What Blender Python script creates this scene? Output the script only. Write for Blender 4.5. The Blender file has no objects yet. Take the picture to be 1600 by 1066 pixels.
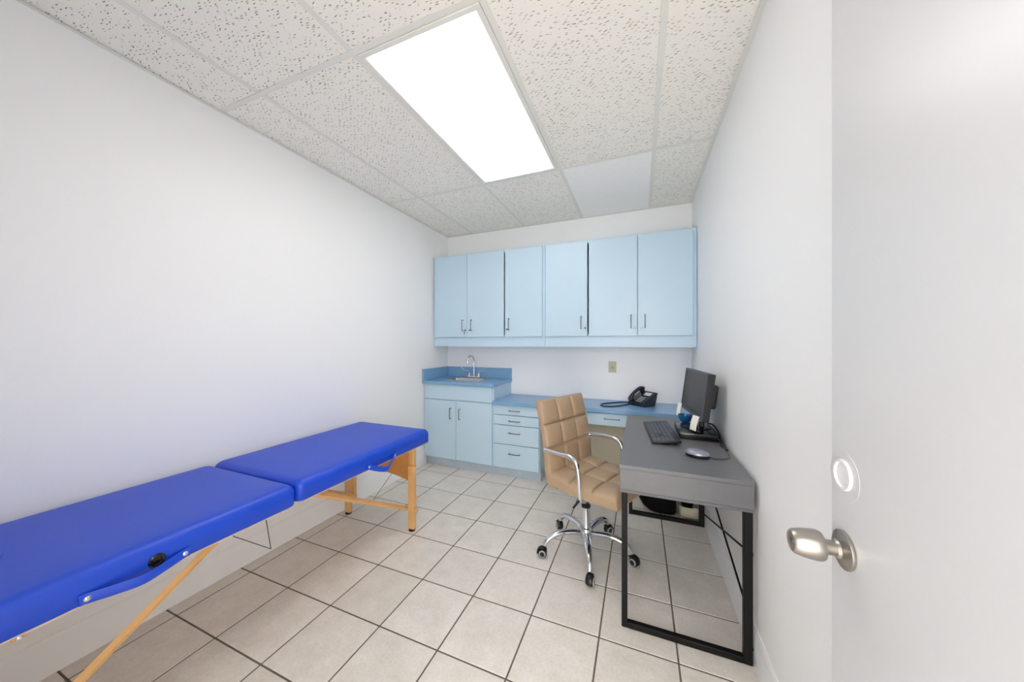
import bpy, bmesh, math, random
from mathutils import Vector, Matrix
random.seed(7)
sc = bpy.context.scene
COL = sc.collection

# ------------------------------------------------------------------ camera, world, exposure
XL, XR, YB, YF, ZC = -2.08, 0.425, 3.20, -0.14, 2.49        # room box
cam_d = bpy.data.cameras.new('camera')
cam_d.sensor_fit = 'HORIZONTAL'; cam_d.sensor_width = 36.0
cam_d.lens = 501.39 / 1600 * 36.0
cam_d.shift_y = (536.35 - 533.0) / 1600
cam_d.clip_start = 0.02
cam = bpy.data.objects.new('camera', cam_d); COL.objects.link(cam)
cam.location = (0, 0, 1.255); cam.rotation_euler = (math.pi / 2, 0, 0.379)
sc.camera = cam
world = bpy.data.worlds.new('world'); sc.world = world; world.use_nodes = True
bg = world.node_tree.nodes['Background']
bg.inputs[0].default_value = (1.0, 0.985, 0.96, 1); bg.inputs[1].default_value = 5.6
LIGHT = 4.35
sc.view_settings.view_transform = 'Standard'; sc.view_settings.look = 'None'
sc.view_settings.gamma = 1.0; sc.view_settings.use_curve_mapping = False
sc.view_settings.exposure = 0.55
sc.cycles.max_bounces = 16; sc.cycles.diffuse_bounces = 12

# ------------------------------------------------------------------ materials
MATS = {}
def s2l(c):
    return tuple((x / 12.92 if x <= 0.04045 else ((x + 0.055) / 1.055) ** 2.4) for x in [v / 255 for v in c]) + (1,)
def mat(name, col, rough=0.5, metal=0.0, spec=0.5, emit=0, coat=0, var=0.0, vscale=8, bump=0, bscale=200):
    if name in MATS: return MATS[name]
    m = bpy.data.materials.new(name); m.use_nodes = True; MATS[name] = m
    nt = m.node_tree; b = nt.nodes['Principled BSDF']
    c = col if len(col) == 4 else s2l(col)
    b.inputs['Base Color'].default_value = c; b.inputs['Roughness'].default_value = rough
    b.inputs['Metallic'].default_value = metal; b.inputs['Specular IOR Level'].default_value = spec
    if coat: b.inputs['Coat Weight'].default_value = coat; b.inputs['Coat Roughness'].default_value = 0.15
    if emit:
        b.inputs['Emission Color'].default_value = c; b.inputs['Emission Strength'].default_value = emit
    tc = nt.nodes.new('ShaderNodeTexCoord')
    if var:
        n = nt.nodes.new('ShaderNodeTexNoise'); n.inputs['Scale'].default_value = vscale; n.inputs['Detail'].default_value = 5
        nt.links.new(tc.outputs['Object'], n.inputs['Vector'])
        r = nt.nodes.new('ShaderNodeMapRange'); r.inputs[1].default_value = 0.3; r.inputs[2].default_value = 0.7
        r.inputs[3].default_value = 1 - var; r.inputs[4].default_value = 1 + var
        nt.links.new(n.outputs['Fac'], r.inputs[0])
        h = nt.nodes.new('ShaderNodeHueSaturation'); h.inputs['Color'].default_value = c
        nt.links.new(r.outputs[0], h.inputs['Value']); nt.links.new(h.outputs[0], b.inputs['Base Color'])
    if bump:
        n = nt.nodes.new('ShaderNodeTexNoise'); n.inputs['Scale'].default_value = bscale; n.inputs['Detail'].default_value = 3
        nt.links.new(tc.outputs['Object'], n.inputs['Vector'])
        bp = nt.nodes.new('ShaderNodeBump'); bp.inputs['Strength'].default_value = bump; bp.inputs['Distance'].default_value = 0.001
        nt.links.new(n.outputs['Fac'], bp.inputs['Height']); nt.links.new(bp.outputs[0], b.inputs['Normal'])
    return m

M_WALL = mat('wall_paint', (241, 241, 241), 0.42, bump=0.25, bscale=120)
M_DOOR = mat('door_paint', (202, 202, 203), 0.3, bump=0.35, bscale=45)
M_TRIM = mat('trim_paint', (238, 238, 238), 0.35)
M_GROUT = mat('grout', (104, 96, 88), 0.9)
M_RAIL = mat('grid_rail_paint', (232, 230, 222), 0.5)
M_CAB = mat('cabinet_laminate', (189, 213, 229), 0.38, var=0.015, vscale=3)
M_CABIN = mat('cabinet_interior', (120, 150, 168), 0.6)
M_TOE = mat('toe_kick_vinyl', (178, 192, 202), 0.5, var=0.05, vscale=20)
M_CTR = mat('counter_laminate', (124, 166, 202), 0.28, var=0.03, vscale=15)
M_STEEL = mat('stainless', (190, 188, 184), 0.32, metal=1.0)
M_SATIN = mat('satin_nickel', (176, 170, 162), 0.36, metal=1.0)
M_CHROME = mat('chrome', (225, 226, 230), 0.08, metal=1.0)
M_PULL = mat('brushed_pull', (128, 128, 130), 0.3, metal=1.0)
M_VINYL = mat('blue_vinyl', (0, 66, 198), 0.42, spec=0.6, bump=0.15, bscale=350)
M_WOOD = mat('beech_wood', (214, 166, 108), 0.45, var=0.10, vscale=14)
M_WOODE = mat('beech_plywood', (188, 128, 66), 0.45, var=0.10, vscale=10)
M_TAN = mat('tan_leatherette', (166, 141, 114), 0.42, var=0.03, vscale=20, bump=0.2, bscale=260)
M_BLACK = mat('black_plastic', (18, 18, 20), 0.42)
M_GLOSSB = mat('black_gloss', (14, 14, 16), 0.18)
M_RUBBER = mat('black_rubber', (20, 20, 20), 0.7)
M_FRAME = mat('black_powdercoat', (13, 13, 13), 0.5, spec=0.25)
M_DESK = mat('grey_laminate', (104, 104, 107), 0.33, var=0.04, vscale=25)
M_DESKE = mat('grey_laminate_edge', (96, 96, 99), 0.45)
M_SCREEN = mat('screen_glass', (40, 40, 42), 0.4)
M_BEZEL = mat('bezel_plastic', (66, 66, 76), 0.4)
M_KEY = mat('key_plastic', (76, 80, 90), 0.5)
M_KEYB = mat('keyboard_body', (20, 21, 24), 0.45)
M_MOUSE = mat('mouse_silver', (140, 144, 160), 0.3, metal=0.4)
M_NAVY = mat('navy_plastic', (22, 30, 44), 0.35)
M_LCD = mat('lcd_grey', (206, 212, 210), 0.4)
M_PAPER = mat('paper', (236, 234, 222), 0.7)
M_BLUEG = mat('blue_gloss', (32, 92, 150), 0.15)
M_BEIGE = mat('beige_plastic', (196, 188, 160), 0.45)
M_GREYR = mat('grey_ring', (158, 158, 160), 0.5)
M_CLOTHB = mat('black_cloth', (7, 7, 8), 0.9, spec=0.2, bump=0.5, bscale=400)
M_BAG = mat('crumpled_liner', (196, 188, 172), 0.45, var=0.12, vscale=30, bump=0.8, bscale=60)
M_RIVET = mat('rivet', (222, 222, 226), 0.18, metal=1.0)
M_CABLE = mat('steel_cable', (70, 70, 66), 0.4, metal=0.6)
M_PLUG = mat('white_cover', (222, 222, 222), 0.35)

def tile_mat():
    m = bpy.data.materials.new('floor_tile_ceramic'); m.use_nodes = True
    nt = m.node_tree; b = nt.nodes['Principled BSDF']; L = nt.links
    tc = nt.nodes.new('ShaderNodeTexCoord'); oi = nt.nodes.new('ShaderNodeObjectInfo')
    add = nt.nodes.new('ShaderNodeVectorMath'); add.operation = 'MULTIPLY_ADD'
    L.new(oi.outputs['Random'], add.inputs[0]); add.inputs[1].default_value = (37, 53, 11); L.new(tc.outputs['Object'], add.inputs[2])
    n1 = nt.nodes.new('ShaderNodeTexNoise'); n1.inputs['Scale'].default_value = 9; n1.inputs['Detail'].default_value = 6; n1.inputs['Roughness'].default_value = 0.65
    n2 = nt.nodes.new('ShaderNodeTexNoise'); n2.inputs['Scale'].default_value = 90; n2.inputs['Detail'].default_value = 4
    L.new(add.outputs[0], n1.inputs['Vector']); L.new(add.outputs[0], n2.inputs['Vector'])
    cr = nt.nodes.new('ShaderNodeValToRGB')
    cr.color_ramp.elements[0].position = 0.25; cr.color_ramp.elements[0].color = s2l((212, 204, 194))
    cr.color_ramp.elements[1].position = 0.72; cr.color_ramp.elements[1].color = s2l((229, 224, 217))
    L.new(n1.outputs['Fac'], cr.inputs[0])
    mr = nt.nodes.new('ShaderNodeMapRange'); mr.inputs[1].default_value = 0.3; mr.inputs[2].default_value = 0.7; mr.inputs[3].default_value = 0.93; mr.inputs[4].default_value = 1.04
    L.new(n2.outputs['Fac'], mr.inputs[0])
    mr2 = nt.nodes.new('ShaderNodeMapRange'); mr2.inputs[3].default_value = 0.96; mr2.inputs[4].default_value = 1.03
    L.new(oi.outputs['Random'], mr2.inputs[0])
    mu = nt.nodes.new('ShaderNodeMath'); mu.operation = 'MULTIPLY'; L.new(mr.outputs[0], mu.inputs[0]); L.new(mr2.outputs[0], mu.inputs[1])
    h = nt.nodes.new('ShaderNodeHueSaturation'); L.new(cr.outputs[0], h.inputs['Color']); L.new(mu.outputs[0], h.inputs['Value'])
    L.new(h.outputs[0], b.inputs['Base Color']); b.inputs['Roughness'].default_value = 0.38
    bp = nt.nodes.new('ShaderNodeBump'); bp.inputs['Strength'].default_value = 0.15; bp.inputs['Distance'].default_value = 0.002
    L.new(n1.outputs['Fac'], bp.inputs['Height']); L.new(bp.outputs[0], b.inputs['Normal'])
    return m
M_TILE = tile_mat()

def ceil_mat(name, col, fissure=1.0):
    m = bpy.data.materials.new(name); m.use_nodes = True
    nt = m.node_tree; b = nt.nodes['Principled BSDF']; L = nt.links
    tc = nt.nodes.new('ShaderNodeTexCoord')
    nz = nt.nodes.new('ShaderNodeTexNoise'); nz.inputs['Scale'].default_value = 18; nz.inputs['Detail'].default_value = 2
    L.new(tc.outputs['Object'], nz.inputs['Vector'])
    ma = nt.nodes.new('ShaderNodeVectorMath'); ma.operation = 'MULTIPLY_ADD'; L.new(nz.outputs['Color'], ma.inputs[0])
    ma.inputs[1].default_value = (0.022, 0.022, 0); L.new(tc.outputs['Object'], ma.inputs[2])
    mp = nt.nodes.new('ShaderNodeMapping'); mp.inputs['Rotation'].default_value = (0, 0, math.radians(-14)); mp.inputs['Scale'].default_value = (38, 165, 1)
    L.new(ma.outputs[0], mp.inputs[0])
    v = nt.nodes.new('ShaderNodeTexVoronoi'); v.voronoi_dimensions = '2D'; v.inputs['Scale'].default_value = 1.0; v.inputs['Randomness'].default_value = 1.0
    L.new(mp.outputs[0], v.inputs['Vector'])
    # per-cell random size of the fissure
    sp = nt.nodes.new('ShaderNodeSeparateColor'); L.new(v.outputs['Color'], sp.inputs[0])
    th = nt.nodes.new('ShaderNodeMapRange'); th.inputs[1].default_value = 0.25; th.inputs[2].default_value = 1.0; th.inputs[3].default_value = -0.05; th.inputs[4].default_value = 0.34
    L.new(sp.outputs[0], th.inputs[0])
    su = nt.nodes.new('ShaderNodeMath'); su.operation = 'SUBTRACT'; L.new(th.outputs[0], su.inputs[0]); L.new(v.outputs['Distance'], su.inputs[1])
    st = nt.nodes.new('ShaderNodeMapRange'); st.inputs[1].default_value = 0.0; st.inputs[2].default_value = 0.09; st.inputs[3].default_value = 0; st.inputs[4].default_value = fissure
    L.new(su.outputs[0], st.inputs[0])
    mx = nt.nodes.new('ShaderNodeMix'); mx.data_type = 'RGBA'
    mx.inputs[6].default_value = s2l(col); mx.inputs[7].default_value = s2l((158, 148, 132)); L.new(st.outputs[0], mx.inputs[0])
    L.new(mx.outputs[2], b.inputs['Base Color']); b.inputs['Roughness'].default_value = 0.9; b.inputs['Specular IOR Level'].default_value = 0.2
    n2 = nt.nodes.new('ShaderNodeTexNoise'); n2.inputs['Scale'].default_value = 260; L.new(tc.outputs['Object'], n2.inputs['Vector'])
    hh = nt.nodes.new('ShaderNodeMath'); hh.operation = 'MULTIPLY_ADD'; L.new(st.outputs[0], hh.inputs[0]); hh.inputs[1].default_value = -1.5; L.new(n2.outputs['Fac'], hh.inputs[2])
    bp = nt.nodes.new('ShaderNodeBump'); bp.inputs['Strength'].default_value = 0.35; bp.inputs['Distance'].default_value = 0.002
    L.new(hh.outputs[0], bp.inputs['Height']); L.new(bp.outputs[0], b.inputs['Normal'])
    return m
M_CEIL = ceil_mat('fissured_panel', (247, 243, 234))
M_CEIL2 = ceil_mat('smooth_panel', (251, 249, 245), 0.12)
M_LIGHT = mat('lit_diffuser', (1.0, 0.975, 0.955, 1), 0.4, emit=LIGHT)
def lens_falloff():
    nt = M_LIGHT.node_tree; b = nt.nodes['Principled BSDF']; L = nt.links
    tc = nt.nodes.new('ShaderNodeTexCoord'); sp = nt.nodes.new('ShaderNodeSeparateXYZ'); L.new(tc.outputs['Object'], sp.inputs[0])
    ab = nt.nodes.new('ShaderNodeMath'); ab.operation = 'ABSOLUTE'; L.new(sp.outputs[0], ab.inputs[0])
    mr = nt.nodes.new('ShaderNodeMapRange'); mr.interpolation_type = 'SMOOTHSTEP'
    mr.inputs[1].default_value = 0.18; mr.inputs[2].default_value = 0.275; mr.inputs[3].default_value = LIGHT*1.12; mr.inputs[4].default_value = LIGHT*0.06
    L.new(ab.outputs[0], mr.inputs[0]); L.new(mr.outputs[0], b.inputs['Emission Strength'])
lens_falloff()

# ------------------------------------------------------------------ mesh helpers
def link(name, me, m=None, parent=None, smooth=None):
    if m is not None: me.materials.append(m)
    o = bpy.data.objects.new(name, me); COL.objects.link(o)
    if parent is not None: o.parent = parent
    return o
def from_bm(name, bm, m, parent=None, smooth=True, angle=35):
    bmesh.ops.recalc_face_normals(bm, faces=bm.faces[:])
    me = bpy.data.meshes.new(name); bm.to_mesh(me); bm.free()
    if smooth:
        for p in me.polygons: p.use_smooth = True
        try: me.set_sharp_from_angle(angle=math.radians(angle))
        except Exception: pass
    return link(name, me, m, parent)
ORG = {}
def tag(o, label, cat=None, group=None, kind=None):
    o['label'] = label
    if cat: o['category'] = cat
    if group: o['group'] = group
    if kind: o['kind'] = kind
    return o
def thing(name, label, cat, loc=(0, 0, 0), rz=0, group=None, kind=None):
    o = bpy.data.objects.new(name, None); COL.objects.link(o); o.empty_display_size = 0.05
    o.location = loc; o.rotation_euler = (0, 0, rz); tag(o, label, cat, group, kind)
    ORG[o.name] = Vector(loc)
    return o
def root_of(o):
    while o.parent is not None: o = o.parent
    return o
def off(parent, world=True):
    """shift from world to the thing's own frame"""
    if parent is None or not world: return Vector((0, 0, 0))
    return ORG.get(root_of(parent).name, Vector((0, 0, 0)))
def add_box(bm, x0, x1, y0, y1, z0, z1, bev=0.0, seg=2):
    vs = [bm.verts.new(p) for p in ((x0,y0,z0),(x1,y0,z0),(x1,y1,z0),(x0,y1,z0),(x0,y0,z1),(x1,y0,z1),(x1,y1,z1),(x0,y1,z1))]
    fs = [bm.faces.new([vs[i] for i in f]) for f in ((0,3,2,1),(4,5,6,7),(0,1,5,4),(1,2,6,5),(2,3,7,6),(3,0,4,7))]
    if bev:
        es = list({e for f in fs for e in f.edges})
        bmesh.ops.bevel(bm, geom=es, offset=bev, segments=seg, profile=0.5, affect='EDGES', clamp_overlap=True)
    return vs
def box(name, x0, x1, y0, y1, z0, z1, m, parent=None, bev=0.0, seg=2, W=True):
    d = off(parent, W); bm = bmesh.new()
    add_box(bm, x0-d.x, x1-d.x, y0-d.y, y1-d.y, z0-d.z, z1-d.z, bev, seg)
    return from_bm(name, bm, m, parent, smooth=bev > 0.0035)
def catmull(pts, n=8, closed=False):
    P = [Vector(p) for p in pts]; out = []; N = len(P)
    rng = range(N if closed else N - 1)
    for i in rng:
        if closed: a, b, c, d = P[i-1], P[i], P[(i+1) % N], P[(i+2) % N]
        else: a, b, c, d = P[max(i-1,0)], P[i], P[i+1], P[min(i+2,N-1)]
        for k in range(n):
            t = k / n
            out.append(0.5*((2*b)+(c-a)*t+(2*a-5*b+4*c-d)*t*t+(3*b-a-3*c+d)*t**3))
    if not closed: out.append(P[-1].copy())
    return out
def add_tube(bm, pts, r, n=10, flat=None, up=None, closed=False):
    """swept tube; r a number or a list; flat=(a,b) an oval section with a along the binormal"""
    P = [Vector(p) for p in pts]; N = len(P); rings = []; prev = None
    for i in range(N):
        if closed: t = P[(i+1) % N] - P[i-1]
        else: t = P[min(i+1,N-1)] - P[max(i-1,0)]
        t.normalize()
        if prev is None:
            ref = Vector(up) if up else (Vector((0,0,1)) if abs(t.z) < 0.9 else Vector((1,0,0)))
            u = (ref - t*ref.dot(t)).normalized()
        else:
            u = (prev - t*prev.dot(t)).normalized()
        prev = u; w = t.cross(u)
        rr = r[i] if isinstance(r, (list, tuple)) else r
        a, b = (flat[0], flat[1]) if flat else (1, 1)
        rings.append([bm.verts.new(P[i] + u*(math.cos(2*math.pi*k/n)*rr*a) + w*(math.sin(2*math.pi*k/n)*rr*b)) for k in range(n)])
    for i in range(N if closed else N-1):
        A, B = rings[i], rings[(i+1) % N]
        for k in range(n): bm.faces.new((A[k], A[(k+1)%n], B[(k+1)%n], B[k]))
    if not closed:
        bm.faces.new(rings[0][::-1]); bm.faces.new(rings[-1])
def tube(name, pts, r, m, parent=None, n=10, W=True, flat=None, up=None, smoothpts=0, closed=False):
    d = off(parent, W); P = [Vector(p) - d for p in pts]
    if smoothpts:
        if isinstance(r, (list, tuple)):
            rr = [];
            for i in range(len(r)-1):
                for k in range(smoothpts): rr.append(r[i]+(r[i+1]-r[i])*k/smoothpts)
            rr.append(r[-1]); r = rr
        P = catmull(P, smoothpts, closed)
    bm = bmesh.new(); add_tube(bm, P, r, n, flat, up, closed)
    return from_bm(name, bm, m, parent, angle=50)
def add_lathe(bm, prof, mtx, n=24):
    """prof: (radius, height) pairs; mtx maps z to the axis"""
    rings = []
    for r, z in prof:
        if r < 1e-6: rings.append([bm.verts.new(mtx @ Vector((0, 0, z)))])
        else: rings.append([bm.verts.new(mtx @ Vector((r*math.cos(2*math.pi*k/n), r*math.sin(2*math.pi*k/n), z))) for k in range(n)])
    for A, B in zip(rings, rings[1:]):
        if len(A) == 1 and len(B) == 1: continue
        for k in range(n):
            if len(A) == 1: bm.faces.new((A[0], B[k], B[(k+1)%n]))
            elif len(B) == 1: bm.faces.new((A[k], A[(k+1)%n], B[0]))
            else: bm.faces.new((A[k], A[(k+1)%n], B[(k+1)%n], B[k]))
    if len(rings[0]) > 1: bm.faces.new(rings[0][::-1])
    if len(rings[-1]) > 1: bm.faces.new(rings[-1])
def axis(loc, d=(0, 0, 1)):
    return Matrix.Translation(Vector(loc)) @ Vector((0, 0, 1)).rotation_difference(Vector(d).normalized()).to_matrix().to_4x4()
def lathe(name, prof, loc, d, m, parent=None, n=24, W=True):
    o = off(parent, W); bm = bmesh.new(); add_lathe(bm, prof, axis(Vector(loc)-o, d), n)
    return from_bm(name, bm, m, parent, angle=40)
def prism(name, poly, axis_i, a0, a1, m, parent=None, W=True, bev=0):
    """poly: 2-D outline in the two other axes, extruded along axis_i from a0 to a1"""
    d = off(parent, W); bm = bmesh.new()
    def P(u, v, a):
        c = [u, v]; c.insert(axis_i, a); return Vector(c) - d
    A = [bm.verts.new(P(u, v, a0)) for u, v in poly]; B = [bm.verts.new(P(u, v, a1)) for u, v in poly]
    bm.faces.new(A[::-1]); bm.faces.new(B); n = len(poly)
    for k in range(n): bm.faces.new((A[k], A[(k+1)%n], B[(k+1)%n], B[k]))
    if bev: bmesh.ops.bevel(bm, geom=bm.edges[:], offset=bev, segments=2, profile=0.5, affect='EDGES')
    return from_bm(name, bm, m, parent)
def rrect(x0, x1, y0, y1, r, k=6):
    out = []
    for cx, cy, a in ((x1-r,y1-r,0),(x0+r,y1-r,90),(x0+r,y0+r,180),(x1-r,y0+r,270)):
        for i in range(k+1):
            t = math.radians(a + 90*i/k); out.append((cx+r*math.cos(t), cy+r*math.sin(t)))
    return out
def pillow(name, x0, x1, y0, y1, z0, z1, rc, re, m, parent=None, W=True, crown=0.0, re_b=0.004):
    d = off(parent, W); bm = bmesh.new(); layers = [(z0, re_b), (z0+re_b, 0), (z1-re, 0)]
    for i in range(1, 7):
        a = math.pi/2*i/6; layers.append((z1-re+re*math.sin(a), re*(1-math.cos(a))))
    layers += [(z1+crown*0.6, re+0.05), (z1+crown, re+0.12)]
    rings = []
    for z, ins in layers:
        ins = min(ins, (x1-x0)/2-0.01, (y1-y0)/2-0.01)
        rings.append([bm.verts.new(Vector((x, y, z))-d) for x, y in rrect(x0+ins, x1-ins, y0+ins, y1-ins, max(rc-ins*0.5, 0.006))])
    for A, B in zip(rings, rings[1:]):
        n = len(A)
        for k in range(n): bm.faces.new((A[k], A[(k+1)%n], B[(k+1)%n], B[k]))
    bm.faces.new(rings[0][::-1]); bm.faces.new(rings[-1])
    return from_bm(name, bm, m, parent, angle=60)

# ------------------------------------------------------------------ the room shell
def struct(o, label):
    o['kind'] = 'structure'; o['label'] = label; return o
T = 0.12
w_left = struct(box('wall_left', XL-T, XL, YF-T, YB+T, -0.05, 2.62, M_WALL), 'plain white painted wall behind the blue massage table')
w_right = struct(box('wall_right', XR, XR+T, YF-T, YB+T, -0.05, 2.62, M_WALL), 'plain white painted wall beside the grey desk')
w_back = struct(box('wall_back', XL, XR, YB, YB+T, -0.05, 2.62, M_WALL), 'white painted end wall carrying the blue cabinets')
DX0, DX1 = -0.46, 0.375                                   # doorway behind the camera
bm = bmesh.new()
add_box(bm, XL, DX0, YF-T, YF, -0.05, 2.62); add_box(bm, DX1, XR, YF-T, YF, -0.05, 2.62); add_box(bm, DX0, DX1, YF-T, YF, 2.06, 2.62)
struct(from_bm('wall_front', bm, M_WALL), 'white painted wall with the open doorway')
# added unseen hall: wall and ceiling block world light, pale floor bounces it inside
struct(box('wall_light_block', DX0-0.16, DX0-0.03, YF-2.4, YF-T, -0.05, 2.62, M_WALL), 'unseen white wall added beyond the doorway to keep light off the door')
struct(box('ceiling_light_block', DX0-0.16, 2.2, YF-2.4, YF-T, 2.49, 2.62, M_WALL), 'unseen white ceiling added beyond the doorway to block light from above')
struct(box('floor_light_bounce', DX0-0.16, 2.2, YF-2.4, YF-T, -0.05, 0.0, mat('light_bounce_pale', (228, 222, 214), 0.5)), 'unseen pale floor added beyond the doorway to bounce light upward')
def baseboard(name, x, s, y0, y1, label):
    prof = [(0, 0), (0.012, 0), (0.012, 0.105), (0.0095, 0.112), (0.0105, 0.118), (0.006, 0.135), (0.003, 0.142), (0, 0.142)]
    return struct(prism(name, [(x + s*a, z) for a, z in prof], 1, y0, y1, M_TRIM), label)
baseboard('baseboard_left', XL, 1, YF, 2.79, 'tall white baseboard under the massage table')
baseboard('baseboard_right', XR, -1, YF, 2.79, 'tall white baseboard beside the desk')

struct(box('trim_1', -0.831, XR-0.001, YB-0.004, YB-0.0005, 0.0, 0.680, mat('beige_wall_sheet', (214, 204, 180), 0.6)), 'beige wall section below the low blue counter')  # thin beige sheet laid over the back wall in the knee space
# floor: grout bed with one object per tile
floor = struct(box('floor', XL-T, XR+T, YF-T, YB+T, -0.06, -0.0022, M_GROUT), 'square beige ceramic floor tiles with dark grout')
PITCH, GX0, GY0, GAP = 0.3037, -1.984, 0.802, 0.0068
xs = [XL] + [GX0 + k*PITCH for k in range(8)] + [XR]
ys = [YF] + [GY0 + k*PITCH for k in range(-2, 8)] + [YB]
tile_mesh = {}
for i in range(len(xs)-1):
    for j in range(len(ys)-1):
        w, l = xs[i+1]-xs[i]-GAP, ys[j+1]-ys[j]-GAP
        key = (round(w, 3), round(l, 3))
        if key not in tile_mesh:
            bm = bmesh.new(); add_box(bm, -w/2, w/2, -l/2, l/2, -0.008, 0, 0.0015, 1)
            bmesh.ops.recalc_face_normals(bm, faces=bm.faces[:])
            me = bpy.data.meshes.new('tile'); bm.to_mesh(me); bm.free(); me.materials.append(M_TILE); tile_mesh[key] = me
        o = bpy.data.objects.new('tile', tile_mesh[key]); COL.objects.link(o); o.parent = floor
        o.location = ((xs[i]+xs[i+1])/2, (ys[j]+ys[j+1])/2, random.uniform(-0.0004, 0.0))

# ceiling: deck, metal grid, one object per panel
ceiling = struct(box('ceiling', XL-T, XR+T, YF-T, YB+T, 2.56, 2.62, M_WALL), 'suspended ceiling of fissured off-white panels in a metal grid')
gx = [XL, -1.745, -1.135, -0.525, 0.085, XR]; gy = [YF, 1.016, 2.236, YB]
RW = 0.0125
def rail(x0, x1, y0, y1):
    bm = bmesh.new(); add_box(bm, x0, x1, y0, y1, 2.4865, 2.4895, 0.0006, 1)
    return from_bm('grid_rail', bm, M_RAIL, ceiling)
for x in gx[1:-1]:
    for j in range(3): rail(x-RW, x+RW, gy[j]+(RW+0.0005 if j else 0), gy[j+1]-(RW+0.0005))
for y in gy[1:-1]: rail(XL, XR, y-RW, y+RW)
def angle_rail(x0, x1, y0, y1, z0, z1):
    bm = bmesh.new(); add_box(bm, x0, x1, y0, y1, z0, z1); return from_bm('wall_angle', bm, M_RAIL, ceiling)
angle_rail(XL, XL+0.02, YF, YB, 2.4850, 2.4863); angle_rail(XR-0.02, XR, YF, YB, 2.4850, 2.4863); angle_rail(XL+0.02, XR-0.02, YB-0.02, YB, 2.4850, 2.4863)
for i in range(5):
    for j in range(3):
        if i == 2 and j == 1: continue                    # the light sits here
        cx, cy = (gx[i]+gx[i+1])/2, (gy[j]+gy[j+1])/2
        w, l = gx[i+1]-gx[i]-0.008, gy[j+1]-gy[j]-0.008
        bm = bmesh.new(); add_box(bm, -w/2, w/2, -l/2, l/2, 0, 0.016)
        o = from_bm('ceiling_panel', bm, M_CEIL2 if (i == 3 and j == 2) else M_CEIL, ceiling, smooth=False)
        o.location = (cx, cy, 2.4905)
        if (i + j) % 2:                                    # turned or shifted stock so that the fissures do not repeat
            o.rotation_euler = (0, 0, math.pi)

# ceiling light
lt = thing('ceiling_light', 'long rectangular lit fluorescent panel set in the ceiling grid', 'light', ((gx[2]+gx[3])/2, (gy[1]+gy[2])/2, 2.48))
a0, a1, b0, b1 = gx[2]+0.014, gx[3]-0.014, gy[1]+0.014, gy[2]-0.014
bm = bmesh.new(); o_ = ORG[lt.name]; f = 0.022
for q in ((a0, a1, b0, b0+f), (a0, a1, b1-f, b1), (a0, a0+f, b0+f, b1-f), (a1-f, a1, b0+f, b1-f)):
    add_box(bm, q[0]-o_.x, q[1]-o_.x, q[2]-o_.y, q[3]-o_.y, 2.482-o_.z, 2.494-o_.z, 0.002, 1)
from_bm('frame', bm, M_RAIL, lt, smooth=False)
box('diffuser', a0+f, a1-f, b0+f, b1-f, 2.488, 2.491, M_LIGHT, lt)
box('housing', a0, a1, b0, b1, 2.495, 2.55, M_RAIL, lt)
box('latch', a0+0.006, a0+0.018, 1.87, 1.90, 2.4795, 2.482, M_RAIL, lt, 0.0008)

# ------------------------------------------------------------------ the open door at the right
DF = 0.335                                                 # room-side face of the open door
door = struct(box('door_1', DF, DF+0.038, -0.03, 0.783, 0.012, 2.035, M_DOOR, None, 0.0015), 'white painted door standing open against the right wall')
KY, KZ = 0.737, 0.893
ros = lathe('knob_rosette', [(0.0, 0), (0.031, 0), (0.0325, 0.003), (0.032, 0.006), (0.027, 0.0085), (0.016, 0.012), (0.0135, 0.016)], (DF, KY, KZ), (-1, 0, 0), M_SATIN, door, 40)
kn = lathe('door_knob', [(0.0125, 0.012), (0.0125, 0.026), (0.0145, 0.031), (0.0235, 0.034), (0.0255, 0.039), (0.0255, 0.047), (0.0235, 0.062), (0.0205, 0.074), (0.0175, 0.0775), (0.016, 0.076), (0.007, 0.0755), (0, 0.0755)], (DF, KY, KZ), (-1, 0, 0), M_SATIN, door, 40)
kn['label'] = 'satin metal knob'
lathe('keyhole', [(0.0058, 0.0740), (0.0058, 0.0768), (0.0045, 0.0772), (0, 0.0772)], (DF, KY, KZ), (-1, 0, 0), M_PULL, kn, 20)
pl = lathe('bore_cover', [(0.0, 0.0), (0.0275, 0.0), (0.0275, 0.0015), (0.0255, 0.0042), (0.022, 0.0042), (0.020, 0.0012), (0, 0.0006)], (DF, 0.744, 1.022), (-1, 0, 0), M_PLUG, door, 40)
pl['label'] = 'round white cover over an old lock hole'
fp_ = lathe('filler_patch', [(0.0, 0.0), (0.043, 0.0), (0.0428, 0.0004), (0, 0.0004)], (DF, 0.742, 1.020), (-1, 0, 0), M_DOOR, door, 48)
for p_ in fp_.data.polygons: p_.use_smooth = False

# ------------------------------------------------------------------ wall cabinets
CF = 2.90                                                  # face of the doors
def pull(parent, p, q, depth, name='handle'):
    """wire pull with two posts, from p to q, standing out towards -y"""
    p, q = Vector(p), Vector(q); n = Vector((0, -depth, 0)); e = (q-p).normalized()*0.008
    path = [p, p+n*0.7, p+n+e, q+n-e, q+n*0.7, q]
    h = tube(name, path, 0.0042, M_PULL, parent, 8, smoothpts=4)
    return h
def cab_door(parent, x0, x1, z0, z1, yf, handle=None, lock=None):
    d = box('door', x0, x1, yf, yf+0.018, z0, z1, M_CAB, parent, 0.0015, 1)
    if handle: pull(d, (handle[0], yf, handle[1]), (handle[0], yf, handle[2]), 0.026)
    if lock: lathe('lock', [(0.0085, 0), (0.0085, 0.006), (0.0065, 0.009), (0.003, 0.009), (0.003, 0.0075), (0, 0.0075)], (lock[0], yf, lock[1]), (0, -1, 0), M_PULL, d, 16)
    return d
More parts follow.
